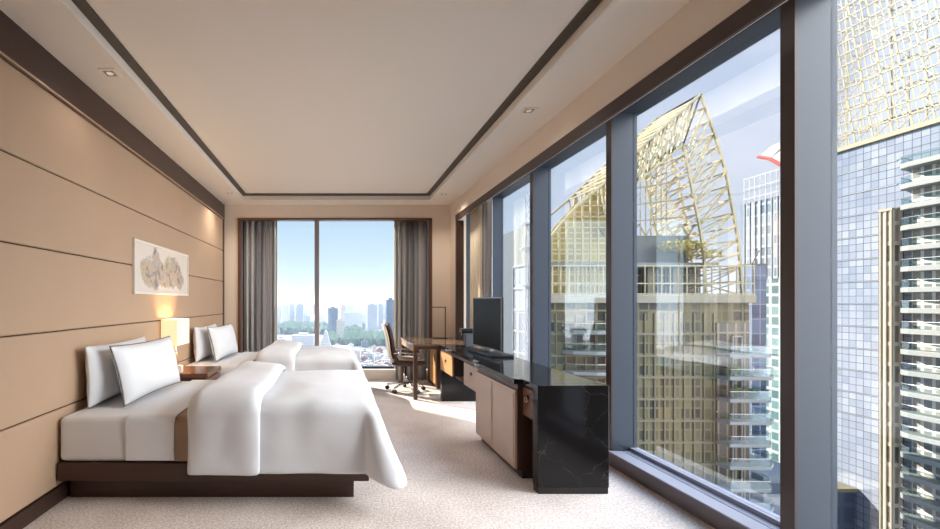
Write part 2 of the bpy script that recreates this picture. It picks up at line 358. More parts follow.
w2 = struct(box('window_2', 'curb_metal', 2.115, GX+.06, YW, 6.62, 0, .108, loc=(2.2, 2, 0), bevel=.004))
struct(MB().box(2.10, 2.205, YW, 6.62, .108, .117).box(2.212, GX+.06, YW, 6.62, .108, .117).build('window_sill', 'sill', w2, bevel=.002))
struct(MB().box(2.19, GX+.06, YW, 6.62, 2.72, 2.786).build('window_head', 'mull', w2))
struct(MB().box(XR+.15, 2.19, YW, 6.62, 2.76, 2.786).build('window_pocket', 'mull', w2))
struct(MB().box(2.268, GX+.03, YW, 6.62, .117, .142).build('glazing_bead', 'sill', w2))
struct(MB().box(XR+.155, GX+.1, 6.62, 7.45, 0, ZC).build('corner_column', 'mull', w2))
MY = [2.036 + 1.356*k for k in range(0, 4)]
for y in MY:
    mu = struct(box('window_mullion', 'mull', 2.136, GX+.02, y, y+.064, .117, 2.72, w2))
    struct(box('mullion_face', 'mullbrown', 2.122, 2.136, y-.001, y+.066, .117, 2.72, mu))
ends = [YW-.064] + MY + [6.62]
for a, c in zip(ends, ends[1:]):
    struct(box('window_pane', 'glass', GX-.012, GX-.004, a+.064, c, .142, 2.72, w2))

# ------------------------------------------------------------------ downlights
def downlight(x, y, where):
    t = empty('downlight', (x, y, ZC))
    tag(t, where, 'ceiling light', 'recessed downlights in the ceiling border')
    a = .055; i = .036
    m = MB()
    for q in ((-a, a, -a, -i), (-a, a, i, a), (-a, -i, -i, i), (i, a, -i, i)): m.box(q[0], q[1], q[2], q[3], -.006, -.0005)
    m.build('trim_ring', 'ceiling', t, world=False)
    MB().box(-i, i, -i, i, -.0045, -.0008).build('reflector', 'grille', t, world=False)
    MB().lathe([(.001, -.0075), (.02, -.0075), (.022, -.0046)], n=20).build('lens', 'bulb', t, world=False)
    l = bpy.data.lights.new('downlight_beam', 'SPOT'); l.energy = 30 if y > 5 else (4 if y > 2 else 1.5); l.color = (1, .90, .78); l.spot_size = math.radians(140); l.spot_blend = 1.; l.shadow_soft_size = .05
    lo = bpy.data.objects.new('beam', l); C.objects.link(lo); lo.parent = t; lo.location = (0, 0, -.03)
downlight(-1.50, 2.92, 'small recessed downlight above the nearer bed, by the leather wall')
downlight(-1.48, 6.14, 'small recessed downlight above the farther bed, near the far corner')
downlight(1.53, 3.49, 'small recessed downlight above the sideboard along the tall windows')
downlight(1.52, 6.20, 'small recessed downlight in the corner above the desk')
for x, y in ((-1.5, -.3), (1.53, .78)): downlight(x, y, 'recessed downlight above the entrance end of the room')

# ------------------------------------------------------------------ beds
def drape(x, y, box4, R, zt):
    """point of a flat cloth laid over a rounded box (x0,x1,y0,y1): gives position"""
    x0, x1, y0, y1 = box4
    ex = max(0, x-x1); ey = y0-y if y < y0 else (y-y1 if y > y1 else 0); sy = -1 if y < y0 else 1
    cx, cy = min(x, x1), min(max(y, y0), y1)
    q = .26
    if ex > .47-q and ey > .475-q:
        dx, dy = ex-(.47-q), ey-(.475-q); dd = math.hypot(dx, dy); mxx = max(dx, dy)
        if dd > 1e-6: ex, ey = .47-q+dx*mxx/dd, .475-q+dy*mxx/dd
    h = math.hypot(ex, ey)
    if h == 0: return Vector((cx, cy, zt)), Vector((0, 0, 1))
    ux, uy = ex/h, sy*ey/h
    r = (ex**3+ey**3)**(1/3)
    if r < PI*R/2: o, d, th = R*math.sin(r/R), R*(1-math.cos(r/R)), r/R
    else: o, d, th = R, R+r-PI*R/2, PI/2
    s2 = abs(2*ux*uy)
    o += .47*s2**.8*max(0, d-.03)**.85 + .03*ux*d
    return Vector((cx+ux*o, cy+uy*o, zt-d)), Vector((ux*math.sin(th), uy*math.sin(th), math.cos(th)))
def lin(a, b, n): return [a+(b-a)*i/(n-1) for i in range(n)]
def make_duvet():
    bx = (0, 1.925, .045, 1.275); R = .075; zt = .635; D = .05
    path = []
    for x in lin(1.275, .90, 16): path.append((x, D+.016*math.sin(PI*(1.275-x)/.45)**1 - (.03*max(0, (x-1.22)/.055)**2)))
    for th in lin(0.0, PI, 9)[1:-1]: path.append((.90-.06*math.sin(th), -.03+(D/2+.03)*math.cos(th)+D/2))
    for x in lin(.90, 1.30, 8): path.append((x, -.06*max(0, 1-(x-.90)/.36)**1.5))
    for x in lin(1.33, 1.925, 14): path.append((x, .012*math.sin(PI*(x-1.33)/.6)))
    for x in lin(1.945, 1.925+.47, 14): path.append((x, 0))
    ys = lin(bx[2]-.475, bx[2]-.12, 8) + lin(bx[2]-.105, bx[2]+.03, 7) + lin(bx[2]+.10, bx[3]-.10, 14) + lin(bx[3]-.03, bx[3]+.105, 7) + lin(bx[3]+.12, bx[3]+.475, 8)
    P = []
    for i, (x, d) in enumerate(path):
        row = []
        for j, y in enumerate(ys):
            p, nn = drape(x, y, bx, R, zt)
            up = max(0, nn.z)
            k = .35 + .65*up if d > 0 else .1 + .9*up
            q = p + nn*d*k
            w = noise.noise(Vector((x*4.2+d*9, y*3.2, 1.7)))*.013 + noise.noise(Vector((x*9, y*9, 4.)))*.005
            hang = max(0, .62-q.z)
            q += nn*w*(1 if d < .03 else 1.2)
            if hang > 0 and x < 1.9: q += Vector((0, nn.y, 0))*(.012*math.sin(x*11)*hang)
            if q.z < .25 and x < 1.95: q += Vector((0, nn.y*.008, 0))
            row.append(q)
        P.append(row)
    return MB().grid(P)
def strip(x0, x1, off, z_low, b=(.012, 1.308), zt=.54, R=.035):
    """thin cloth strip across the mattress hanging over both long sides"""
    ys = []
    prof = []
    for z in lin(z_low, zt-R, 5): prof.append((b[0]-off, z))
    for th in lin(0, PI/2, 6)[1:]: prof.append((b[0]+R-(R+off)*math.cos(th), zt-R+(R+off)*math.sin(th)))
    for y in lin(b[0]+R+.05, b[1]-R-.05, 8): prof.append((y, zt+off))
    for th in lin(PI/2, 0, 6): prof.append((b[1]-R+(R+off)*math.cos(th), zt-R+(R+off)*math.sin(th)))
    for z in lin(zt-R, z_low, 5)[1:]: prof.append((b[1]+off, z))
    P = []
    for x in lin(x0, x1, 9):
        P.append([Vector((x + .006*noise.noise(Vector((x*3, p[0]*4, p[1]*4))), p[0], p[1])) for p in prof])
    return MB().grid(P)
def pillow_mesh(w=.92, h=.415, t=.155, seed=0):
    n = 22; top = []; bot = []
    for i in range(n+1):
        r1 = []; r2 = []
        for j in range(n+1):
            u = -1+2*i/n; v = -1+2*j/n
            y = w/2*u*(1-.055*(1-v*v)); z = h/2*v*(1-.075*(1-u*u))
            th = t/2*((1-abs(u)**2.6)*(1-abs(v)**2.6))**.46
            wv = noise.noise(Vector((u*2.3+seed, v*2.1, seed)))*.012*(th/(t/2))
            e = .004
            r1.append(Vector((th+wv+e, y, z))); r2.append(Vector((-th+wv-e, y, z)))
        top.append(r1); bot.append(r2)
    m = MB()
    V1 = [[m.bm.verts.new(p) for p in r] for r in top]; V2 = [[m.bm.verts.new(p) for p in r] for r in bot]
    for i in range(n):
        for j in range(n):
            m.bm.faces.new((V1[i][j], V1[i+1][j], V1[i+1][j+1], V1[i][j+1])); m.bm.faces.new((V2[i][j], V2[i][j+1], V2[i+1][j+1], V2[i+1][j]))
    rim = [(i, 0) for i in range(n)] + [(n, j) for j in range(n)] + [(i, n) for i in range(n, 0, -1)] + [(0, j) for j in range(n, 0, -1)]
    for k in range(len(rim)):
        a, b2 = rim[k], rim[(k+1) % len(rim)]
        m.bm.faces.new((V1[a[0]][a[1]], V1[b2[0]][b2[1]], V2[b2[0]][b2[1]], V2[a[0]][a[1]]))
    pts = [((V1[a][c].co + V2[a][c].co)/2)*1.004 for a, c in rim]
    return m, pts
bed = empty('bed', (XL+.013, 2.75, 0))
MB().box(.0, 1.951, 0, 1.32, .143, .256).build('platform', 'dark_wood', bed, world=False, bevel=.006)
MB().box(.02, 1.86, .10, 1.22, 0, .1425).build('plinth', 'dark_wood', bed, world=False, bevel=.004)
mt = MB().box(.001, 1.92, .012, 1.308, .2575, .54).build('mattress', 'white', bed, world=False, bevel=.035, seg=5, smooth=True)
m_, p_ = pillow_mesh(seed=1.3)
BEDS = [(2.75, 'nearer', 'near the camera side of the nightstand'), (5.02, 'farther', 'by the far window')]
tag(bed, 'low twin bed on a dark wood platform, the nearer of the two', 'bed', 'twin beds along the leather wall')
sheet = strip(.432, .735, .0135, .275).build('top_sheet', 'white', loc=None, solid=.004); sheet.location = bed.location
tag(sheet, 'white sheet band folded across the nearer bed, beside its pillows', 'sheet', 'white sheets across the beds')
blanket = strip(.725, 1.15, .0055, .268).build('blanket', 'taupe', loc=None, solid=.004); blanket.location = bed.location
tag(blanket, 'taupe blanket strip showing between sheet and duvet on the nearer bed', 'blanket', 'taupe blankets across the beds')
duvet = make_duvet().build('duvet', 'duvet', loc=None, solid=.018, subsurf=1); duvet.location = bed.location
tag(duvet, 'puffy white duvet turned back in a thick fold, on the nearer bed', 'duvet', 'white duvets on the beds')
def pillow(front):
    m, pts = pillow_mesh(seed=(5.1 if front else 1.3))
    o = m.build('pillow', 'pillow', None, subsurf=1)
    if front:
        MB().tube(pts, .0055, 6, closed=True).build('piping', 'greypipe', o, world=False, smooth=True)['label'] = 'grey piped edge'
    return o
pb, pf = pillow(False), pillow(True)
def set_pillow(o, bx, front):
    if front: o.location = (XL+.298, bx+.70, .552+.208); o.rotation_euler = (0, math.radians(-14), math.radians(-3.5))
    else: o.location = (XL+.090, bx+.65, .552+.208); o.rotation_euler = (0, math.radians(-2.5), 0)
set_pillow(pb, 2.75, False); set_pillow(pf, 2.75, True)
tag(pb, 'plain white pillow against the leather wall, rear one on the nearer bed', 'pillow', 'bed pillows')
tag(pf, 'white pillow with grey piping, front one on the nearer bed', 'pillow', 'bed pillows')
bed2 = dup(bed); bed2.location.y = 5.02; tag(bed2, 'low twin bed beside the far window curtains, the farther of the two')
for src, lab in ((sheet, 'white sheet band folded across the farther bed, beside its pillows'), (blanket, 'taupe blanket strip showing beside the duvet on the farther bed'),
                 (duvet, 'puffy white duvet on the farther bed, before the far window')):
    q = dup(src); q.location.y = 5.02; q['label'] = lab
q = dup(pb); set_pillow(q, 5.02, False); q['label'] = 'plain white pillow against the leather wall, rear one on the farther bed'
q = dup(pf); set_pillow(q, 5.02, True); q['label'] = 'white pillow with grey piping, front one on the farther bed'

# ------------------------------------------------------------------ nightstand, lamp, picture
ns = empty('nightstand', (-1.5, 4.66, 0)); tag(ns, 'brown wooden nightstand between the two beds', 'nightstand')
box('top', 'red_wood', -1.735, -1.285, 4.40, 4.92, .505, .549, ns, bevel=.004)
box('body', 'dark_wood', -1.735, -1.315, 4.42, 4.90, .06, .503, ns, bevel=.004)
box('plinth', 'dark_wood', -1.72, -1.35, 4.45, 4.87, 0, .059, ns)
for z0, z1 in ((.075, .27), (.285, .485)):
    d = box('drawer', 'red_wood', -1.314, -1.297, 4.43, 4.89, z0, z1, ns, bevel=.003)
    MB().tube([(-1.291, 4.58, z1-.05), (-1.291, 4.74, z1-.05)], .006).build('handle', 'bronze', d)
lp = empty('table_lamp', (-1.655, 4.545, .549)); tag(lp, 'glowing cream box-shaded table lamp on the nightstand', 'lamp')
m = MB()
x0, x1, y0, y1, z0, z1 = -1.738, -1.575, 4.37, 4.72, .828, 1.09
for a in ((x0, x1, y0, y0+.004), (x0, x1, y1-.004, y1), (x0, x0+.004, y0+.004, y1-.004), (x1-.004, x1, y0+.004, y1-.004)): m.box(a[0], a[1], a[2], a[3], z0, z1)
m.build('lamp_shade', 'shade', lp)
box('base', 'chrome', -1.70, -1.61, 4.50, 4.61, .5495, .566, lp, bevel=.003)
MB().tube([(-1.655, 4.545, .566), (-1.655, 4.545, .93)], .012, 12).build('stem', 'chrome', lp, smooth=True)
MB().box(-1.675, -1.635, 4.52, 4.57, .60, .74).build('crystal_block', 'grille', lp, bevel=.006)
MB().lathe([(.012, 0), (.028, .03), (.03, .06), (.012, .09)], (-1.655, 4.545, .93), 14).build('bulb', 'shade', lp, smooth=True)
l = bpy.data.lights.new('lamp_glow', 'POINT'); l.energy = 6; l.color = (1, .68, .34); l.shadow_soft_size = .03
lo = bpy.data.objects.new('glow', l); C.objects.link(lo); lo.parent = lp; lo.location = (.03, -.05, .40)
lo2 = lo.copy(); C.objects.link(lo2); lo2.location = (.03, .1, .40)
tag(box('notepad_box', 'whitebox', -1.605, -1.565, 4.45, 4.51, .5495, .62, bevel=.002), 'small white card box standing on the nightstand', 'box')
tag(box('small_box', 'black', -1.71, -1.65, 4.41, 4.47, .5495, .60, bevel=.006), 'small dark box on the nightstand behind the white card box', 'box')
pc = empty('picture', (XL, 4.48, 1.57)); tag(pc, 'long framed ink-wash painting of rocks on the leather wall', 'picture')
PY0, PY1, PZ0, PZ1 = 3.79, 5.17, 1.335, 1.815; fx = XL+.001
MB().box(fx, fx+.024, PY0, PY1, PZ0, PZ0+.022).box(fx, fx+.024, PY0, PY1, PZ1-.022, PZ1).box(fx, fx+.024, PY0, PY0+.012, PZ0+.022, PZ1-.022).box(fx, fx+.024, PY1-.012, PY1, PZ0+.022, PZ1-.022).build('picture_frame', 'framewhite', pc, bevel=.002)
o = box('canvas', 'painting', fx, fx+.012, PY0+.012, PY1-.012, PZ0+.022, PZ1-.022, pc)

# ------------------------------------------------------------------ curtains
def curtain(name, axis, a0, a1, c, z0, z1, m, label, pitch=.085, amp=.045, group=None, loc=None):
    n = int(abs(a1-a0)/pitch*10)+1
    rows = []
    for z in lin(z0, z1, 7):
        r = []
        for i in range(n):
            a = a0+(a1-a0)*i/(n-1); ph = 2*PI*(a-a0)/pitch + 1.3*math.sin((a-a0)*9+z*.25)
            f = amp*math.sin(ph)*(.75+.25*math.sin((a-a0)*13))*(1-.25*(z-z0)/(z1-z0))
            r.append(Vector((a, c+f, z)) if axis == 'x' else Vector((c+f, a, z)))
        rows.append(r)
    o = MB().grid(rows).build(name, m, loc=(a0, c, z0) if axis == 'x' else (c, a0, z0), solid=.006, soff=0, smooth=True)
    tag(o, label, 'curtain', group); return o
curtain('curtain', 'x', -1.475, -.985, 7.06, .012, 2.655, 'drape', 'grey striped curtain left of the far window, behind the farther bed', group='heavy grey curtains')
curtain('curtain', 'x', .96, 1.445, 7.06, .012, 2.655, 'drape', 'grey striped curtain right of the far window, behind the office chair', group='heavy grey curtains')
curtain('sheer_curtain', 'x', -.99, -.955, 7.14, .18, 2.64, 'sheer', 'narrow pale sheer gathered at the edge of the left grey curtain', pitch=.02, amp=.012)
curtain('sheer_curtain', 'x', .945, .98, 7.14, .18, 2.64, 'sheer', 'narrow pale sheer gathered at the edge of the right grey curtain', pitch=.02, amp=.012)
curtain('sheer_curtain', 'y', 5.98, 6.46, 1.99, .125, 2.70, 'sheer', 'cream sheer curtain gathered at the corner end of the window wall', pitch=.08, amp=.035)
curtain('curtain', 'y', 5.70, 5.95, 2.00, .125, 2.70, 'drape', 'dark curtain bunched behind the television on the window wall', pitch=.085, amp=.045, group='heavy grey curtains')

# ------------------------------------------------------------------ credenza with marble ends
cr = empty('credenza', (1.555, 4.2, 0)); tag(cr, 'long black marble sideboard with taupe cabinet doors beneath the windows', 'sideboard')
FX, BX = 1.328, 1.797
CY0, CY1 = 3.15, 4.04
MB().prism([(FX, 2.974), (FX, CY0-.03), (1.272, CY0-.005), (1.272, CY1+.005), (FX, CY1+.03), (FX, 5.66), (BX, 5.66), (BX, 2.974)], .677, .715).build('marble_top', 'marble', cr, bevel=.002)
box('marble_end', 'marble', FX, BX, 2.895, 2.9735, .042, .715, cr, bevel=.003)
box('end_plinth', 'black', FX+.004, BX-.004, 2.899, 2.97, 0, .0415, cr)
box('marble_end', 'marble', FX+.015, BX, 5.60, 5.66, 0, .6765, cr, bevel=.003)
box('back_panel', 'dark_wood', 1.765, 1.784, 2.9745, 4.06, .09, .6765, cr)
box('cabinet_body', 'dark_wood_v', 1.30, 1.764, CY0, CY1, .055, .6765, cr, bevel=.002)
box('cabinet_plinth', 'dark_wood_y', 1.335, 1.76, CY0+.004, CY1-.004, 0, .0545, cr)
ym = (CY0+CY1)/2
for a, c in ((CY0+.003, ym-.002), (ym+.002, CY1-.003)):
    d = box('door', 'rosedoor_edge', 1.282, 1.2995, a, c, .066, .632, cr, bevel=.002)
    box('door_panel', 'rosedoor', 1.2785, 1.2815, a+.022, c-.022, .088, .610, d)
def ring_pull(x, y, z, par):
    MB().lathe([(.004, -.002), (.016, 0), (.018, .005), (.011, .011), (.004, .012)], n=18).xform(Matrix.Translation((x, y, z)) @ Matrix.Rotation(-PI/2, 4, 'Y')).build('knob', 'bronze', par, smooth=True)
    MB().tube([(x-.013, y+.020*math.sin(t), z-.015-.020*math.cos(t)) for t in lin(0, 2*PI, 17)[:-1]], .003, 6, closed=True).build('ring_pull', 'chrome', par, smooth=True)
box('drawer_box', 'dark_wood_y', 1.36, 1.764, 2.975, CY0-.001, .455, .675, cr)
d = box('drawer', 'red_wood', 1.335, 1.359, 2.978, CY0-.003, .462, .662, cr, bevel=.002); ring_pull(1.334, 3.06, .60, d)
# shelf row toward the desk
m = MB().box(1.36, 1.764, CY1+.001, 5.599, .408, .42).box(1.745, 1.764, CY1+.001, 5.599, .42, .6765)
for y in (CY1+.001, 4.57, 5.01, 5.587): m.box(1.345, 1.745, y, y+.012, .408, .6765)
m.build('shelf_row', 'dark_wood_y', cr)
box('shelf_rail', 'dark_wood_y', 1.335, 1.3445, CY1+.001, 5.599, .645, .6765, cr)
for a, c, mm in ((CY1+.015, 4.567, 'rosedoor'), (5.024, 5.585, 'wood_light')):
    d = box('drawer', mm, 1.326, 1.3445, a, c, .412, .642, cr, bevel=.002)
    ring_pull(1.325, (a+c)/2, .56, d)
tag(box('pale_box', 'whitebox', 1.42, 1.52, 4.72, 4.86, .4205, .53, bevel=.01), 'small pale box in the open niche of the sideboard', 'box')
tag(box('tea_tin', 'black', 1.45, 1.53, 4.63, 4.69, .4205, .56, bevel=.006), 'small black tin in the open niche of the sideboard', 'tin')
# television
tv = empty('television', (1.632, 4.72, .715), math.atan2(.79, -.06) - PI/2)
tag(tv, 'flat black television with a thin silver edge standing on the sideboard', 'television')
MB().box(-.022, .004, -.365, .365, .052, .60).build('casing', 'black', tv, world=False, bevel=.006)
MB().box(-.0245, -.0225, -.354, .354, .067, .588).build('screen', 'screen', tv, world=False)
MB().box(-.024, -.0222, -.363, .363, .588, .597).box(-.024, -.0222, -.363, .363, .055, .066).box(-.024, -.0222, -.363, -.355, .066, .588).box(-.024, -.0222, .355, .363, .066, .588).build('bezel', 'silver', tv, world=False)
MB().box(.0045, .05, -.25, .25, .12, .52).build('rear_housing', 'black', tv, world=False, bevel=.012)
MB().box(-.018, .022, -.07, .07, .03, .0515).build('neck', 'silver', tv, world=False, bevel=.004)
MB().box(-.13, .10, -.38, .27, .0005, .0295).build('stand_base', 'black', tv, world=False, bevel=.006)
# coffee machine behind the television
cm = empty('coffee_machine', (1.62, 5.40, .715)); tag(cm, 'small grey countertop machine with a black head behind the television', 'coffee machine')
box('body', 'greyplastic', 1.58, 1.68, 5.36, 5.46, .7155, .885, cm, bevel=.008)
box('head', 'black', 1.53, 1.69, 5.35, 5.47, .886, .94, cm, bevel=.012)
MB().tube([(1.55, 5.41, .86), (1.55, 5.41, .886)], .012, 10).build('spout', 'chrome', cm)
box('drip_tray', 'black', 1.52, 1.579, 5.36, 5.46, .7155, .735, cm, bevel=.004)

# ------------------------------------------------------------------ desk corner
dk = empty('desk', (1.39, 6.27, 0)); tag(dk, 'glossy brown wooden desk in the corner by the far window', 'desk')
box('desktop', 'wood_mid', 1.0, 1.775, 5.68, 6.84, .692, .718, dk, bevel=.003)
MB().box(1.012, 1.03, 5.75, 6.78, .615, .6915).build('apron', 'wood_light', dk)
MB().box(1.06, 1.77, 5.69, 5.71, .655, .6915).build('front_rail', 'dark_wood', dk)
for x, y in ((1.005, 5.685), (1.005, 6.775)): box('leg', 'dark_wood_v', x, x+.05, y, y+.05, 0, .6915, dk, bevel=.003)
pd = box('pedestal', 'dark_wood_v', 1.47, 1.768, 6.40, 6.83, 0.0, .6910, dk, bevel=.003)
d = box('pedestal_door', 'wood_light', 1.452, 1.4695, 6.42, 6.81, .06, .60, pd, bevel=.003)
MB().tube([(1.447, 6.46, .40), (1.447, 6.46, .50)], .005).build('handle', 'bronze', d)
dl = empty('desk_lamp', (1.63, 6.6, .718)); tag(dl, 'thin dark angular desk lamp on the corner desk', 'lamp')
box('base', 'bronze', 1.44, 1.66, 6.54, 6.66, .7185, .728, dl, bevel=.003)
MB().tube([(1.64, 6.6, .728), (1.64, 6.6, 1.18)], .008, 8).build('stem', 'bronze', dl)
box('lamp_arm', 'bronze', 1.42, 1.648, 6.585, 6.615, 1.18, 1.192, dl, bevel=.002)
# office chair
ch = empty('office_chair', (.99, 6.27, 0), math.radians(-6)); tag(ch, 'brown and beige leather swivel chair with chrome base at the desk', 'chair')
def cushion(x0, x1, y0, y1, z0, z1): return MB().box(x0, x1, y0, y1, z0, z1)
cushion(-.20, .28, -.23, .23, .385, .455).build('seat', 'leather_brown', ch, world=False, bevel=.03, seg=4, smooth=True)
cushion(-.17, .25, -.205, .205, .4555, .475).build('seat_pad', 'leather_beige', ch, world=False, bevel=.009, seg=3, smooth=True)
P1 = []
prof = [(-.13, .44), (-.165, .50), (-.185, .60), (-.20, .72), (-.225, .84), (-.265, .95)]
for x, z in prof:
    P1.append([Vector((x - .03*(1-(y/.23)**2), y, z)) for y in lin(-.22, .22, 9)])
MB().grid(P1).build('backrest', 'leather_brown', ch, world=False, solid=.045, soff=1, bevel=.01, smooth=True)
P2 = []
for x, z in prof:
    P2.append([Vector((x - .030 - .03*(1-(y/.23)**2), y, z+.004)) for y in lin(-.225, .225, 9)])
MB().grid(P2).build('back_shell', 'leather_beige', ch, world=False, solid=.022, soff=-1, smooth=True)
for s in (-1, 1):
    a = MB().tube([(-.17, s*.25, .56), (-.02, s*.265, .572), (.16, s*.265, .572), (.20, s*.262, .55), (.10, s*.255, .42)], .012, 8).build('armrest', 'chrome', ch, world=False, smooth=True)
    MB().box(-.03, .17, s*.265-.022, s*.265+.022,   .582, .600).build('arm_pad', 'leather_brown', a, world=False, bevel=.008, seg=3)
MB().tube([(0, 0, .10), (0, 0, .25), (0, 0, .25), (0, 0, .385)], [.028, .028, .018, .018], 12).build('column', 'chrome', ch, world=False, smooth=True)
MB().box(-.12, .12, -.07, .07, .355, .384).build('tilt_mechanism', 'black', ch, world=False, bevel=.008)
for k in range(5):
    a = 2*PI*k/5+.3; ca, sa = math.cos(a), math.sin(a)
    g = MB().tube([(.02*ca, .02*sa, .115), (.15*ca, .15*sa, .10), (.27*ca, .27*sa, .075)], [.022, .018, .013], 8).build('base_leg', 'chrome', ch, world=False, smooth=True)
    MB().tube([(.27*ca - .022*sa, .27*sa + .022*ca, .029), (.27*ca + .022*sa, .27*sa - .022*ca, .029)], .028, 14).build('caster', 'black', g, world=False)

# ------------------------------------------------------------------ OUTSIDE
GZ = -95.
struct(MB().box(-3500, 4500, 12, 9000, GZ-2, GZ).build('ground', 'ground', loc=(0, 1000, GZ)))
def bars(segs, r, n=4):
    m = MB()
    for a, c in segs:
        if (Vector(a)-Vector(c)).length > .05: m.tube([a, c], r, n)
    return m
# --- gold tower
gt = empty('apartment_tower', (46, 65, GZ)); tag(gt, 'gold glazed tower with a pointed open lattice crown and stacked balconies', 'tower')
TX0, TX1, TY0, TY1 = 31.0, 61.4, 65.4, 92.
box('tower_body', 'gold_facade', TX0, TX1, TY0, TY1, GZ, 1.1, gt, loc=(TX0, TY0, GZ))
box('tower_flank', 'blue_glass', TX1, 63.6, 67.5, TY1, GZ, .6, gt, loc=(TX1, 67.5, GZ))
box('dark_bay', 'dark_glass', 56.4, 61.2, TY0-.25, TY0+.5, GZ, -1.8, gt, loc=(56.4, TY0, -6.5-3.22*28))
m = MB()
for k in range(0, 14): m.box(TX0-.1, 56.3, TY0-.22, TY0, -3.3-3.22*k-.35, -3.3-3.22*k)
for x in lin(TX0+.2, 56.1, 18): m.box(x-.09, x+.09, TY0-.16, TY0-.001, -48, -.4)
m.build('facade_frame', 'gold_rail', gt)
box('cornice', 'cream_stone', TX0-.6, TX1+.4, TY0-.8, TY1, 1.1, 2.3, gt, bevel=.1)
box('penthouse', 'dark_glass', 33., 58., 70., 88., 2.3, 6.5, gt, loc=(33, 70, 2.3))
m = MB()
for x in lin(TX0-.3, TX1+.2, 26): m.box(x-.07, x+.07, TY0-.6, TY0-.46, 2.3, 6.7)
for z in (2.45, 4.0, 6.6): m.box(TX0-.4, TX1+.3, TY0-.62, TY0-.44, z-.09, z+.09)
m.build('terrace_screen', 'gold_frame', gt)
for x in (36.5, 42.5, 48.6, 52.6): box('terrace_pier', 'cream_stone', x, x+1.2, 68.6, 69.6, 2.3, 6.6, gt)
box('penthouse_roof', 'slab', 32.5, 58.5, 67.2, 88.5, 6.6, 7.3, gt, bevel=.1)
box('plant_screen', 'screen_grey', 33.5, 54.9, 68.5, 84., 7.31, 11.6, gt)
# lattice crown
top = [(31.6, 9.98), (33.97, 13.1), (36.5, 15.9), (40., 18.8), (44.3, 23.0), (49.6, 27.9), (55.1, 32.7)]
right = [(55.1, 32.7), (57.2, 26.8), (59.0, 20.6), (59.9, 15.6), (60.7, 11.2), (61.1, 7.), (61.4, 2.3)]
def resample(p, n):
    d = [0]
    for a, c in zip(p, p[1:]): d.append(d[-1]+math.dist(a, c))
    out = []
    for t in lin(0, d[-1], n):
        k = max(i for i in range(len(d)-1) if d[i] <= t + 1e-9)
        f = (t-d[k])/(d[k+1]-d[k]); out.append((p[k][0]+(p[k+1][0]-p[k][0])*f, p[k][1]+(p[k+1][1]-p[k][1])*f))
    return out
def topz(x):
    for a, c in zip(top, top[1:]):
        if a[0] <= x <= c[0]: return a[1]+(c[1]-a[1])*(x-a[0])/(c[0]-a[0])
    for a, c in zip(right, right[1:]):
        if a[0] <= x <= c[0]: return a[1]+(c[1]-a[1])*(x-a[0])/(c[0]-a[0])
    return 2.3
YA, YC = 66.5, 75.5
rib = [(52.4, 25.0), (53.4, 20.6), (54.2, 16.4), (55.0, 12.5), (55.6, 8.5), (55.9, 2.3)]
chord = [(40.5, 14.6), (44.3, 18.3), (48.4, 21.8), (52.4, 25.0)]
big, mid, thin = [], [], []
T = resample(top[3:], 15); R_ = resample(right, 16); RB = resample(rib, 16); CH = resample(chord, 15)
for y in (YA, YC):
    v = lambda p: (p[0], y, p[1])
    for line in (resample(top, 22), R_, RB, CH): big += [(v(a), v(c)) for a, c in zip(line, line[1:])]
    for i in range(15):
        mid.append((v(T[i]), v(CH[i])))
        if i < 14: mid.append((v(T[i]), v(CH[i+1])) if i % 2 else (v(CH[i]), v(T[i+1])))
    for i in range(1, 16):
        mid.append((v(R_[i]), v(RB[i])))
        if i < 15: mid.append((v(R_[i]), v(RB[i+1])) if i % 2 else (v(RB[i]), v(R_[i+1])))
    mid.append((v((55.1, 32.7)), v(rib[0])))
for k in range(15):
    for line in (T, CH): mid.append(((line[k][0], YA, line[k][1]), (line[k][0], YC, line[k][1])))
    if k < 14:
        thin.append(((T[k][0], YA, T[k][1]), (T[k+1][0], YC, T[k+1][1]))); thin.append(((CH[k][0], YC, CH[k][1]), (T[k+1][0], YA, T[k+1][1])))
for k in range(16):
    for line in (R_, RB): mid.append(((line[k][0], YA, line[k][1]), (line[k][0], YC, line[k][1])))
    if k < 15: thin.append(((R_[k][0], YA, R_[k][1]), (R_[k+1][0], YC, R_[k+1][1]))); thin.append(((RB[k][0], YA, RB[k][1]), (RB[k+1][0], YC, RB[k+1][1])))
def chz(x):
    for a, c in zip(chord, chord[1:]):
        if a[0] <= x <= c[0]: return a[1]+(c[1]-a[1])*(x-a[0])/(c[0]-a[0])
    return 10
def ribx(z):
    for a, c in zip(rib, rib[1:]):
        if c[1] <= z <= a[1]: return a[0]+(c[0]-a[0])*(a[1]-z)/(a[1]-c[1])
    return 54.
for x in lin(45.6, 52.2, 9): thin.append(((x, YA+3, 11.2), (x, YA+3, chz(x))))
for z in (13.5, 16.2, 19.0):
    xs = 41. if z < 14 else (43. if z < 17 else 45.6)
    mid.append(((xs, YA+3, z), (ribx(z), YA+3, z+1.2)))
for zz in (11.5, 12.8):
    xx = lin(40, ribx(zz), 15)
    for i in range(14): thin.append(((xx[i], YA+1, 11.4), (xx[i+1], YA+1, 13.2)) if i % 2 else ((xx[i], YA+1, 13.2), (xx[i+1], YA+1, 11.4)))
for a, c in (((40.8, 14.6), (45.4, 11.4)), ((41, 16.), (46.2, 17.5)), ((41, 12.4), (45.5, 15.5)), ((41., 18), (44.6, 14.4)), ((45.6, 11.2), (45.6, 19.4)), ((42.6, 11.2), (42.6, 16.5))):
    mid.append(((a[0], YA+.5, a[1]), (c[0], YA+.5, c[1])))
g = MB()
for segs, r in ((big, .22), (mid, .14), (thin, .085)):
    for a, c in segs:
        if math.dist(a, c) > .05: g.tube([a, c], r, 4)
g.build('crown_lattice', 'gold_frame', gt)
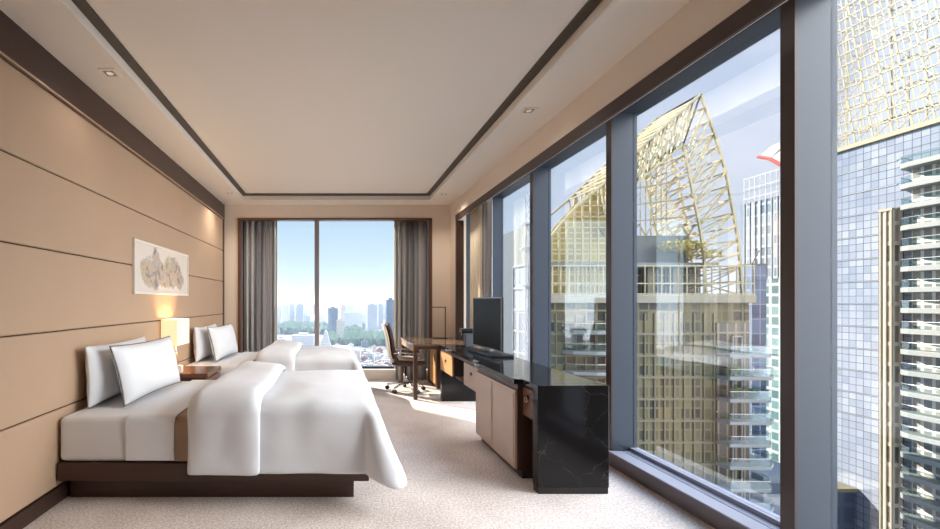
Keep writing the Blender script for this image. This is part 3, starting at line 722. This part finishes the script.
# glazed left part of the crown
gx = lin(31.2, 42., 9)
pts = [(31.2, 2.4)] + [(x, topz(max(31.6, x))) for x in gx] + [(42., 2.4)]
MB().prism(pts, YA+1.5, YA+1.7, 'y').build('crown_glazing', 'gold_glass', gt, loc=(31, YA+1.5, 2.3))
m = MB()
for x in lin(31.2, 42, 10): m.tube([(x, YA, 2.4), (x, YA, topz(max(31.6, x)))], .10, 4)
for z in lin(4.2, 17.5, 9):
    x0 = next((x for x in lin(31.2, 42, 80) if topz(max(31.6, x)) > z), 42)
    if x0 < 41.5: m.tube([(x0, YA, z), (42, YA, z)], .10, 4)
m.build('crown_grid', 'gold_frame', gt)
# balconies of the gold tower
def balcony(par, outline, z, n_in, mslab='slab', h=1.05, t=.28):
    s = MB().prism(outline, z-t, z+.22).build('balcony', mslab, par, bevel=.06)
    cx = sum(p[0] for p in outline)/len(outline); cy = sum(p[1] for p in outline)/len(outline)
    ins = [(p[0]+(cx-p[0])*.03, p[1]+(cy-p[1])*.03) for p in outline][:n_in]
    g = MB()
    for a, c in zip(ins, ins[1:]):
        d = Vector((c[0]-a[0], c[1]-a[1], 0)).normalized(); q = Vector((-d.y, d.x, 0))*.02
        g.prism([(a[0]+q.x, a[1]+q.y), (c[0]+q.x, c[1]+q.y), (c[0]-q.x, c[1]-q.y), (a[0]-q.x, a[1]-q.y)], z+.22, z+.22+h)
    r = g.build('glass_railing', 'railglass', s)
    MB().tube([(p[0], p[1], z+.25+h) for p in ins], .05, 6).build('handrail', 'silver', r)
    return s
for k in range(10):
    z = -6.5-3.22*k
    w = (64.3 if k % 2 else 63.9)
    balcony(gt, [(56.2, 65.1), (56.6, 63.2), (62.4, 63.1), (w, 64.6), (w-.3, 67.4), (61.45, 67.4), (61.45, 65.1)], z, 5)
for k in range(7):
    z = -3.1-2.95*k
    balcony(gt, [(33.4, 65.1), (34.2, 63.4), (37.2, 62.6), (41.4, 62.8), (42.2, 65.1)], z, 5)
m = MB()
for k in range(10):
    z = -6.5-3.22*k
    for x in (58.6, 59.9): m.box(x-.05, x+.05, 64.9, 65.05, z+.23, z+2.7)
    m.box(58.6, 59.9, 64.9, 65.05, z+2.6, z+2.75)
m.build('balcony_door_frames', 'white_paint', gt).name = 'sliding_door_frame'
# rooftop tree and balcony shrubs
def foliage(c, rad, n, leaf, seed):
    r = random.Random(seed); m = MB()
    for i in range(n):
        while True:
            p = Vector((r.uniform(-1, 1), r.uniform(-1, 1), r.uniform(-1, 1)))
            if p.length < 1: break
        p = Vector((p.x*rad[0], p.y*rad[1], p.z*rad[2])) + Vector(c)
        a = Vector((r.gauss(0, 1), r.gauss(0, 1), r.gauss(0, 1))).normalized(); b2 = a.orthogonal().normalized()
        s = leaf*r.uniform(.6, 1.3)
        v = [m.bm.verts.new(p + a*s), m.bm.verts.new(p + b2*s*.5), m.bm.verts.new(p - a*s), m.bm.verts.new(p - b2*s*.5)]
        m.bm.faces.new(v)
    return m
tr = empty('roof_tree', (54.5, 67.0, 7.3)); tag(tr, 'spreading yellow green tree on the roof terrace of the gold tower', 'tree')
MB().tube([(53.2, 66.9, 7.3), (52.8, 66.9, 9.0), (52.2, 66.9, 10.0)], [.16, .12, .06], 7).tube([(52.8, 66.9, 9.0), (54.4, 66.8, 10.1)], [.09, .05], 6).build('trunk', 'bark', tr)
fo = foliage((52.2, 66.6, 9.7), (3.4, 1.6, 1.0), 420, .34, 3)
f2 = foliage((55.4, 66.6, 8.7), (3., 1.4, 1.1), 260, .32, 4)
me_ = bpy.data.meshes.new('x'); f2.bm.to_mesh(me_); fo.bm.from_mesh(me_); f2.bm.free()
fo.build('foliage', 'leaf_yellow', tr)
for (cx, k, s) in ((58.2, 2, 5), (60.8, 2, 8), (58., 1, 9)):
    z = -6.5-3.22*k+.22
    o = empty('potted_shrub', (cx, 64.0, z))
    tag(o, {(58.2, 2): 'leafy green shrub at the left end of a balcony on the gold tower', (60.8, 2): 'leafy green shrub at the outer end of a balcony on the gold tower', (58., 1): 'small green shrub on the balcony one floor above the leafiest one'}[(cx, k)], 'shrub', 'balcony shrubs')
    MB().lathe([(.22, 0), (.3, .4)], (cx, 64.0, z+.005), 12).build('pot', 'cream_stone', o)
    foliage((cx, 64., z+.95), (.95, .4, .55), 150, .2, s).build('foliage', 'leaf_green', o)

# --- silver tower on the right, its facade parallel to the window wall
st = empty('glass_tower', (95, 68, GZ)); tag(st, 'silver glass tower with a white lattice top and rounded balconies', 'tower')
SX = 90.
box('tower_body', 'white_glass', SX, SX+30, 56., 84., GZ, 28., st, loc=(SX, 56, GZ))
m = MB()
for k in range(12): m.box(SX-.12, SX, 70.5, 84.05, 24.-k*3.84-.1, 24.-k*3.84)
m.build('floor_bands', 'silver', st).name = 'facade_rail'
box('cornice', 'white_steel', SX-.5, SX+30, 55.5, 84.3, 28., 28.7, st)
sg = []; sgt = []
def lattice(x, y0, y1, z0, z1, step, lean, rows):
    n = int((y1-y0)/step)
    for i in range(-int(lean/step)-1, n+1):
        a = y0+i*step
        p, q = (a, z0), (a+lean, z1)
        def cl(p, q):
            (a0, b0), (a1, b1) = p, q
            lo, hi = 0, 1
            if a0 < y0: lo = (y0-a0)/(a1-a0)
            if a1 > y1: hi = (y1-a0)/(a1-a0)
            if hi <= lo: return None
            f = lambda t: (x, a0+(a1-a0)*t, b0+(b1-b0)*t)
            return f(lo), f(hi)
        c = cl(p, q)
        if c: (sg if i % 3 == 0 else sgt).append(c)
    for z in lin(z0, z1, rows): sg.append(((x, y0, z), (x, y1, z)))
lattice(SX+.2, 56, 84, 28.7, 66., .85, 5.5, 19)
lattice(SX+7, 56, 84, 28.7, 66., 2.3, .02, 9)
for i in range(16):
    z = 28.7+i*2.3
    for y in lin(56, 80, 9): sgt.append(((SX+.2, y+1.5*(i % 2), z), (SX+.2, y+3., z+2.3)) if (i % 2) else ((SX+.2, y+3, z), (SX+.2, y, z+2.3)))
    for y in lin(57, 83, 7): sgt.append(((SX+.2, y, z), (SX+7, y, z+1.)))
g = MB()
for segs, r in ((sg, .15), (sgt, .08)):
    for a, c in segs: g.tube([a, c], r, 4, cap=False)
g.build('crown_lattice', 'white_steel', st)
# rounded balconies
for k in range(20):
    z = 22.5-3.2*k
    y0 = 69.5
    out = [(SX-.001, y0), (SX-1.2, y0-.25), (SX-2.1, y0-1.0), (SX-2.5, y0-2.2), (SX-2.5, 58), (SX-.001, 58)]
    balcony(st, out, z, 5, 'slab', 1.1, .55)
box('balcony_glazing', 'pale_glazing', SX-.25, SX-.01, 58, 68.6, GZ, 22, st, loc=(SX, 58, GZ))
bt = empty('apartment_tower', (89, 70.5, GZ)); tag(bt, 'slim brown tower rising against the silver glass tower', 'tower')
box('tower_body', 'brown_block', 88.2, 89.8, 69.7, 71.3, GZ, 15.8, bt, loc=(88.2, 69.7, GZ))
m = MB()
for y in (69.7, 70.4, 71.1): m.box(88.0, 88.2, y, y+.2, GZ, 15.9)
m.build('corner_pier', 'cream_stone', bt); box('roof_slab', 'cream_stone', 87.95, 89.85, 69.6, 71.35, 15.8, 16.2, bt)
# --- white and teal offices with the red edged sail
bo = empty('office_tower', (150, 140, GZ)); tag(bo, 'white and pale blue office tower with a red edged sail roof', 'tower')
box('tower_body', 'blue_white', 145, 185, 122, 156.5, GZ, 36, bo, loc=(145, 122, GZ))
box('lower_block', 'teal_glass', 142.5, 144.9, 122, 149.5, GZ, 9, bo, loc=(142.5, 122, GZ))
m = MB()
for y in lin(123, 156, 18): m.tube([(144.8, y, 9), (144.8, y, 44.8)], .16, 4)
for z in (37.5, 41, 44.6): m.tube([(144.8, 122.5, z), (144.8, 156.2, z)], .2, 4)
m.build('roof_frame', 'white_paint', bo)
sl = []; 
prof = [(152, 51.5), (148, 49.5), (144, 46), (140, 40), (137, 33)]
m = MB()
for a, c in zip(prof, prof[1:]): m.prism([(a[0], a[1]), (c[0], c[1]), (c[0]-6, c[1]+4.), (a[0]-5, a[1]+2.2)], 146, 152, 'x')
m.build('roof_sail', 'white_paint', bo)
MB().tube([(145.9, p[0], p[1]) for p in prof], .6, 6).build('sail_edge', 'red', bo)['label'] = 'red edge strip'
MB().box(144.6, 145, 139.5, 141., 20, 37).build('red_band', 'red', bo)
sb = empty('office_tower', (96, 100, GZ)); tag(sb, 'slim dark blue glass block beside the gold tower', 'tower')
box('tower_body', 'blue_glass', 94.4, 97.8, 100, 104, GZ, 9.6, sb, loc=(94.4, 100, GZ))
box('roof_slab', 'steel_dark', 94.3, 97.9, 99.9, 104.1, 9.6, 10., sb)
MB().tube([(95.5, 101, 10), (97.2, 101, 13.2)], .12, 5).build('roof_antenna', 'steel_dark', sb)
# --- neighbouring wing with the mast
wg = empty('building_wing', (13, 30, GZ)); tag(wg, 'pale blue grey building wing with a tall recessed window, beyond the second pane', 'building')
def wing(x0, y0, y1, z1):
    s = y1/y0
    return [(x0, y0), (x0, y1), (x0+4.2, y1+3.), (x0*1.2, y0*1.2)]
MB().prism(wing(12, 25.6, 32.6, 0), GZ, 6.1).build('wing_body', 'bluegrey_wall', wg, loc=(12, 25.6, GZ))
MB().box(11.98, 12.0, 27.3, 29.6, -6., 3.55).build('window_pane', 'blue_glass', wg)
m = MB()
for y in (27.2, 29.5): m.box(11.86, 11.99, y, y+.12, -6, 3.6)
for z in (3.55, 2.1, .7, -.7, -2.1): m.box(11.86, 11.99, 27.2, 29.6, z, z+.12)
m.build('window_frame', 'wing_frame', wg)
ms = empty('antenna_mast', (11.4, 26.7, -30)); tag(ms, 'thin steel lattice mast in front of the blue grey wing', 'mast')
m = MB()
for dx, dy in ((0, 0), (.28, 0), (.14, .26)): m.tube([(11.3+dx, 26.3+dy, -30), (11.3+dx, 26.3+dy, 7.6)], .035, 5)
zz = -10
while zz < 7:
    m.tube([(11.3, 26.3, zz), (11.58, 26.3, zz+.7)], .018, 4).tube([(11.58, 26.3, zz+.7), (11.44, 26.56, zz+1.4)], .018, 4).tube([(11.44, 26.56, zz), (11.3, 26.3, zz+.7)], .018, 4); zz += .7
m.build('mast_lattice', 'wing_frame', ms)
m = MB()
for z in (2.2, 4.4, 5.9): m.box(11.1, 11.8, 26.2, 26.7, z, z+.12)
m.build('mast_bracket', 'wing_frame', ms)
# --- low roofs below the towers on the right
lowr = [(84, 89.5, 76, 82.5, -31.5, 'gold_rail', 3, 'dark low block with an ochre roof at the foot of the silver tower'),
        (76, 84, 50, 63, -40, 'grey_roof', 3, 'dark blue glazed podium below the silver tower'), (68, 76, 70, 82, -27, 'grey_roof', 2, 'pale stepped block beyond the gold tower balconies')]
for x0, x1, y0, y1, z, rf, ci, lab in lowr:
    o = empty('low_building', ((x0+x1)/2, (y0+y1)/2, GZ)); tag(o, lab, 'building')
    box('building_body', CB[ci], x0, x1, y0, y1, GZ, z, o, loc=(x0, y0, GZ)); box('roof', rf, x0-.3, x1+.3, y0-.3, y1+.3, z, z+.6, o)

# --- hazy city beyond the far window
def block(name, x, y, w, d, z, mi, label, group=None, roof=True, cat='building'):
    o = MB().box(-w/2, w/2, -d/2, d/2, 0, z-GZ)
    if roof: o.box(-w*.22, w*.2, -d*.2, d*.2, z-GZ, z-GZ+3.5)
    o = o.build(name, CB[mi], loc=(x, y, GZ), world=False)
    tag(o, label, cat, group); return o
def at(px, Y): return (px-336)/440*Y           # helper for the skyline's own measured bearings
key = [
 ('office_block', 390.5, 900, 19, 25, 6, 3, 'dark blue slab tower at the right edge of the far window skyline'),
 ('apartment_block', 372, 1500, 32, 30, -7, 2, 'tall grey tower on the skyline left of the dark blue slab'),
 ('apartment_block', 380.5, 1550, 16, 24, -6, 2, 'narrow grey tower on the skyline right of the tall grey one'),
 ('office_block', 333, 1250, 28, 28, -16, 3, 'square dark blue block on the skyline right of the window mullion'),
 ('apartment_block', 353, 1400, 58, 30, -31, 0, 'wide white ribbed block in the middle of the far skyline'),
 ('apartment_block', 340.5, 1050, 19, 20, -42, 1, 'pale tower with a green roof amid the trees'),
 ('apartment_block', 286.5, 1700, 20, 24, -9, 0, 'white tower at the left edge of the far skyline'),
 ('apartment_block', 292, 1750, 22, 24, -7, 0, 'second white tower from the left on the far skyline'),
 ('apartment_block', 300, 1720, 26, 24, -7, 2, 'greyish white tower third from the left on the skyline'),
 ('apartment_block', 279, 1650, 18, 24, -16, 0, 'shorter white tower beside the left grey curtain'),
 ('warehouse', 303.5, 780, 38, 40, -57, 0, 'broad white flat block left of the window mullion'),
 ('warehouse', 349, 700, 34, 34, -74, 0, 'white low block below the tree belt in the far window'),
 ('warehouse', 281, 820, 16, 24, -66, 0, 'small white block in front of trees by the left curtain'),
 ('apartment_block', 343, 1700, 18, 20, -12, 4, 'slim pinkish tower in the haze behind the green roof'),
]
for nm, px, Y, w, d, z, mi, lab in key: block(nm, at(px, Y), Y, w, d, z, mi, lab)
o = MB().prism([(-15, 0), (15, 0), (7, 22), (1.5, 42), (-2, 42), (-9, 20)], -12, 12, 'y').build('pointed_hall', CB[0], loc=(at(326, 830), 830, GZ), world=False)
tag(o, 'white pointed building beside the window mullion in the far view', 'building')
r = random.Random(11)
kinds = [('apartment_block', 'hazy pale apartment block on the horizon beyond the far window', 'pale blocks on the horizon'),
         ('low_house', 'small pale low building in the city below the far window', 'low pale city buildings'),
         ('low_house', 'small low building with a reddish roof in the city below the far window', 'low red roofed city buildings')]
taken = [(at(k[1], k[2]), k[2], k[3], k[4]) for k in key] + [(at(326, 830), 830, 30, 24)]
for i in range(95):
    Y = r.uniform(1900, 4600); px = r.uniform(262, 412)
    x, w_, d_ = at(px, Y), r.uniform(25, 70), r.uniform(20, 40)
    if any(abs(x-q[0]) < (w_+q[2])/2+3 and abs(Y-q[1]) < (d_+q[3])/2+3 for q in taken): continue
    taken.append((x, Y, w_, d_))
    block('apartment_block', x, Y, w_, d_, r.uniform(-72, -28) + (Y-1900)*.008, r.choice((0, 0, 1, 2, 4)), kinds[0][1], kinds[0][2])
proto = {}
def house(Y, px, red):
    w = r.uniform(8, 17); d = r.uniform(8, 13); h = r.uniform(5, 17)
    if any(abs(at(px, Y)-q[0]) < (w+q[2])/2+2 and abs(Y-q[1]) < (d+q[3])/2+2 for q in taken): return
    taken.append((at(px, Y), Y, w, d))
    if red:
        o = MB().box(-w/2, w/2, -d/2, d/2, 0, h).prism([(-w/2-.6, h), (w/2+.6, h), (0, h+4)], -d/2-.5, d/2+.5, 'y').build('low_house', [M['red_roof']], loc=(at(px, Y), Y, GZ), world=False)
        tag(o, kinds[2][1], 'house', kinds[2][2])
    else:
        o = MB().box(-w/2, w/2, -d/2, d/2, 0, h).box(-w*.2, w*.2, -d*.2, d*.2, h, h+2.5).build('low_house', CB[r.choice((0, 0, 1, 2))], loc=(at(px, Y), Y, GZ), world=False)
        tag(o, kinds[1][1], 'house', kinds[1][2])
for i in range(13):
    for j in range(15):
        Y = 552+i*17+r.uniform(-4, 4); house(Y, 264+j*10.3+r.uniform(-3, 3), r.random() < .2)
for i in range(26):
    Y = r.uniform(840, 940); house(Y, r.uniform(266, 408), False)
for i in range(40): house(r.uniform(1300, 1900), r.uniform(268, 404), False)
# tree belts
m = MB()
def belt(px0, px1, Y0, Y1, n, s):
    for i in range(n):
        Y = r.uniform(Y0, Y1); x = at(r.uniform(px0, px1), Y)
        h = r.uniform(.7, 1.2)*s
        if any(abs(x-q[0]) < q[2]/2+h+1 and abs(Y-q[1]) < q[3]/2+h+1 for q in taken): continue
        bmesh.ops.create_icosphere(m.bm, subdivisions=1, radius=1, matrix=Matrix.Translation((x, Y, GZ+h*.7)) @ Matrix.Diagonal((h*.9, h*.9, h, 1)) @ Matrix.Rotation(r.uniform(0, 3), 4, 'Z'))
belt(329, 412, 960, 1160, 330, 13); belt(268, 318, 1300, 1650, 320, 15); belt(322, 362, 1250, 1600, 200, 15)
o = m.build('woodland', 'woods', loc=(0, 1000, GZ)); tag(o, 'dark green tree belts in the hazy city beyond the far window', 'trees', kind='stuff')
# haze lying over the city
hm, nt, out = nodes('city_haze')
vs = N(nt, 'ShaderNodeVolumeScatter'); vs.inputs['Color'].default_value = (.36, .44, .54, 1); vs.inputs['Density'].default_value = 1/3400.; vs.inputs['Anisotropy'].default_value = .0
L(nt, vs.outputs[0], out.inputs['Volume'])
hz = MB().box(-1500, 1500, 260, 7000, GZ-12, 60).build('haze', hm, loc=(0, 1000, GZ)); tag(hz, 'pale haze lying over the distant city', 'haze', kind='stuff')

# ------------------------------------------------------------------ light
el = math.radians(32); sd = Vector((-.71*math.cos(el), .70*math.cos(el), math.sin(el)))
sl = bpy.data.lights.new('sun', 'SUN'); sl.energy = 11.5; sl.angle = math.radians(.53); sl.color = (1, .93, .82)
so = bpy.data.objects.new('sun', sl); C.objects.link(so); so.rotation_euler = sd.to_track_quat('Z', 'Y').to_euler(); so.location = (-20, 20, 60)
w = bpy.data.worlds.new('sky'); S.world = w; w.use_nodes = True; nt = w.node_tree; nt.nodes.clear()
out = N(nt, 'ShaderNodeOutputWorld'); bg = N(nt, 'ShaderNodeBackground'); L(nt, bg.outputs[0], out.inputs[0])
tc = N(nt, 'ShaderNodeTexCoord'); sp = N(nt, 'ShaderNodeSeparateXYZ'); L(nt, tc.outputs['Generated'], sp.inputs[0])
rp = N(nt, 'ShaderNodeValToRGB'); e = rp.color_ramp.elements
e[0].position = 0; e[0].color = rgba(srgb(204, 224, 239)); e[1].position = .8; e[1].color = rgba(srgb(140, 188, 232))
for p, c in ((.05, srgb(212, 231, 243)), (.2, srgb(186, 213, 236)), (.45, srgb(178, 205, 246))): k = e.new(p); k.color = rgba(c)
L(nt, sp.outputs[2], rp.inputs[0])
az = N(nt, 'ShaderNodeMath', operation='ADD'); az.inputs[1].default_value = .25; L(nt, sp.outputs[2], az.inputs[0])
dv = N(nt, 'ShaderNodeVectorMath', operation='DIVIDE'); L(nt, tc.outputs['Generated'], dv.inputs[0]); L(nt, az.outputs[0], dv.inputs[1])
mp = N(nt, 'ShaderNodeMapping'); mp.inputs['Scale'].default_value = (1.3, 2.4, 2); mp.inputs['Rotation'].default_value = (0, 0, .6); L(nt, dv.outputs[0], mp.inputs['Vector'])
nz = N(nt, 'ShaderNodeTexNoise', i_Scale=1.1, i_Detail=7., i_Roughness=.6); L(nt, mp.outputs[0], nz.inputs['Vector'])
mr = N(nt, 'ShaderNodeMapRange', interpolation_type='SMOOTHSTEP'); mr.inputs['From Min'].default_value = .34; mr.inputs['From Max'].default_value = .66; mr.inputs['To Max'].default_value = .9; mr.inputs['To Min'].default_value = .55; L(nt, nz.outputs[0], mr.inputs['Value'])
xg = N(nt, 'ShaderNodeMapRange'); xg.inputs['From Min'].default_value = .15; xg.inputs['From Max'].default_value = .5; L(nt, sp.outputs[0], xg.inputs['Value'])
mm = N(nt, 'ShaderNodeMath', operation='MULTIPLY'); L(nt, mr.outputs[0], mm.inputs[0]); L(nt, xg.outputs[0], mm.inputs[1])
mx = N(nt, 'ShaderNodeMix', data_type='RGBA'); mx.inputs['B'].default_value = (.84, .90, 1.08, 1); L(nt, mm.outputs[0], mx.inputs['Factor']); L(nt, rp.outputs[0], mx.inputs['A'])
L(nt, mx.outputs['Result'], bg.inputs['Color']); # added unseen glow in the sky, right and slightly behind, lights the room
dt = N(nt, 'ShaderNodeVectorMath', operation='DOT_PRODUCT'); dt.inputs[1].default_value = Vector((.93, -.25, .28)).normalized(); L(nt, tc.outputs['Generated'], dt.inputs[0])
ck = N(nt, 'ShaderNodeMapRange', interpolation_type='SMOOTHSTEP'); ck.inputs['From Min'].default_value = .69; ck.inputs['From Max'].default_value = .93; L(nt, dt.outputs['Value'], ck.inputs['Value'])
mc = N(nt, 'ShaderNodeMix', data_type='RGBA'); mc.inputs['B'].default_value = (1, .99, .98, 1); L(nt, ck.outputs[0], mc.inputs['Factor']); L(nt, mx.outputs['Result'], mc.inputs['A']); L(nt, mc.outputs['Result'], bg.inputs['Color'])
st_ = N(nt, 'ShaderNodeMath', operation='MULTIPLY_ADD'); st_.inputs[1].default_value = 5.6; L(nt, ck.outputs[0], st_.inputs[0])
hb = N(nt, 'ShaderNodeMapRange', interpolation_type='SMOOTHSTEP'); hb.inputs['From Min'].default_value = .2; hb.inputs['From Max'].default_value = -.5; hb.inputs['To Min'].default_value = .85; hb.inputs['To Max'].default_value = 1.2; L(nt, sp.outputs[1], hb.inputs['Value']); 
d2 = N(nt, 'ShaderNodeVectorMath', operation='DOT_PRODUCT'); d2.inputs[1].default_value = Vector((.6, -.1, .79)).normalized(); L(nt, tc.outputs['Generated'], d2.inputs[0])  # second unseen bright patch, added high on the right to brighten the floor
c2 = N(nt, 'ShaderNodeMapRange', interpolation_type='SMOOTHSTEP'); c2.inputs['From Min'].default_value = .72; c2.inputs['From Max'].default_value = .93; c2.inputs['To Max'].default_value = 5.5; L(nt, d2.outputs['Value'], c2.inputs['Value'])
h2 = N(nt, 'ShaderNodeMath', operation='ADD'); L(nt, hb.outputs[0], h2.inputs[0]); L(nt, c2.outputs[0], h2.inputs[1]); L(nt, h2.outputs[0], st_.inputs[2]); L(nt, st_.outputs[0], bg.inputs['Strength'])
# portals guide daylight sampling through the openings
def portal(loc, rot, sx, sy):
    l = bpy.data.lights.new('daylight_portal', 'AREA'); l.shape = 'RECTANGLE'; l.size = sx; l.size_y = sy; l.cycles.is_portal = True
    o = bpy.data.objects.new('daylight_portal', l); C.objects.link(o); o.location = loc; o.rotation_euler = rot
portal((GX+.08, 3.92, 1.43), (0, PI/2, 0), 2.65, 5.4)
portal((0, 7.40, 1.37), (-PI/2, 0, 0), 3.0, 2.4)

# ------------------------------------------------------------------ camera & view
cd = bpy.data.cameras.new('camera'); cam = bpy.data.objects.new('camera', cd); C.objects.link(cam)
cd.sensor_width = 36; cd.sensor_fit = 'HORIZONTAL'; cd.lens = 440/940*36
cd.shift_x = (470-336)/940; cd.shift_y = (302-264.5)/940
cd.clip_start = .05; cd.clip_end = 20000
cam.location = (0, 0, 1.265); cam.rotation_euler = (PI/2, 0, 0); S.camera = cam
vs_ = S.view_settings; vs_.view_transform = 'Standard'; vs_.look = 'None'; vs_.gamma = 1; vs_.exposure = 0.42; vs_.use_curve_mapping = False
cy = S.cycles; cy.use_denoising = True; cy.max_bounces = 10; cy.diffuse_bounces = 6; cy.glossy_bounces = 4; cy.transparent_max_bounces = 16
cy.volume_bounces = 1; cy.sample_clamp_indirect = 6; cy.caustics_reflective = False; cy.caustics_refractive = False
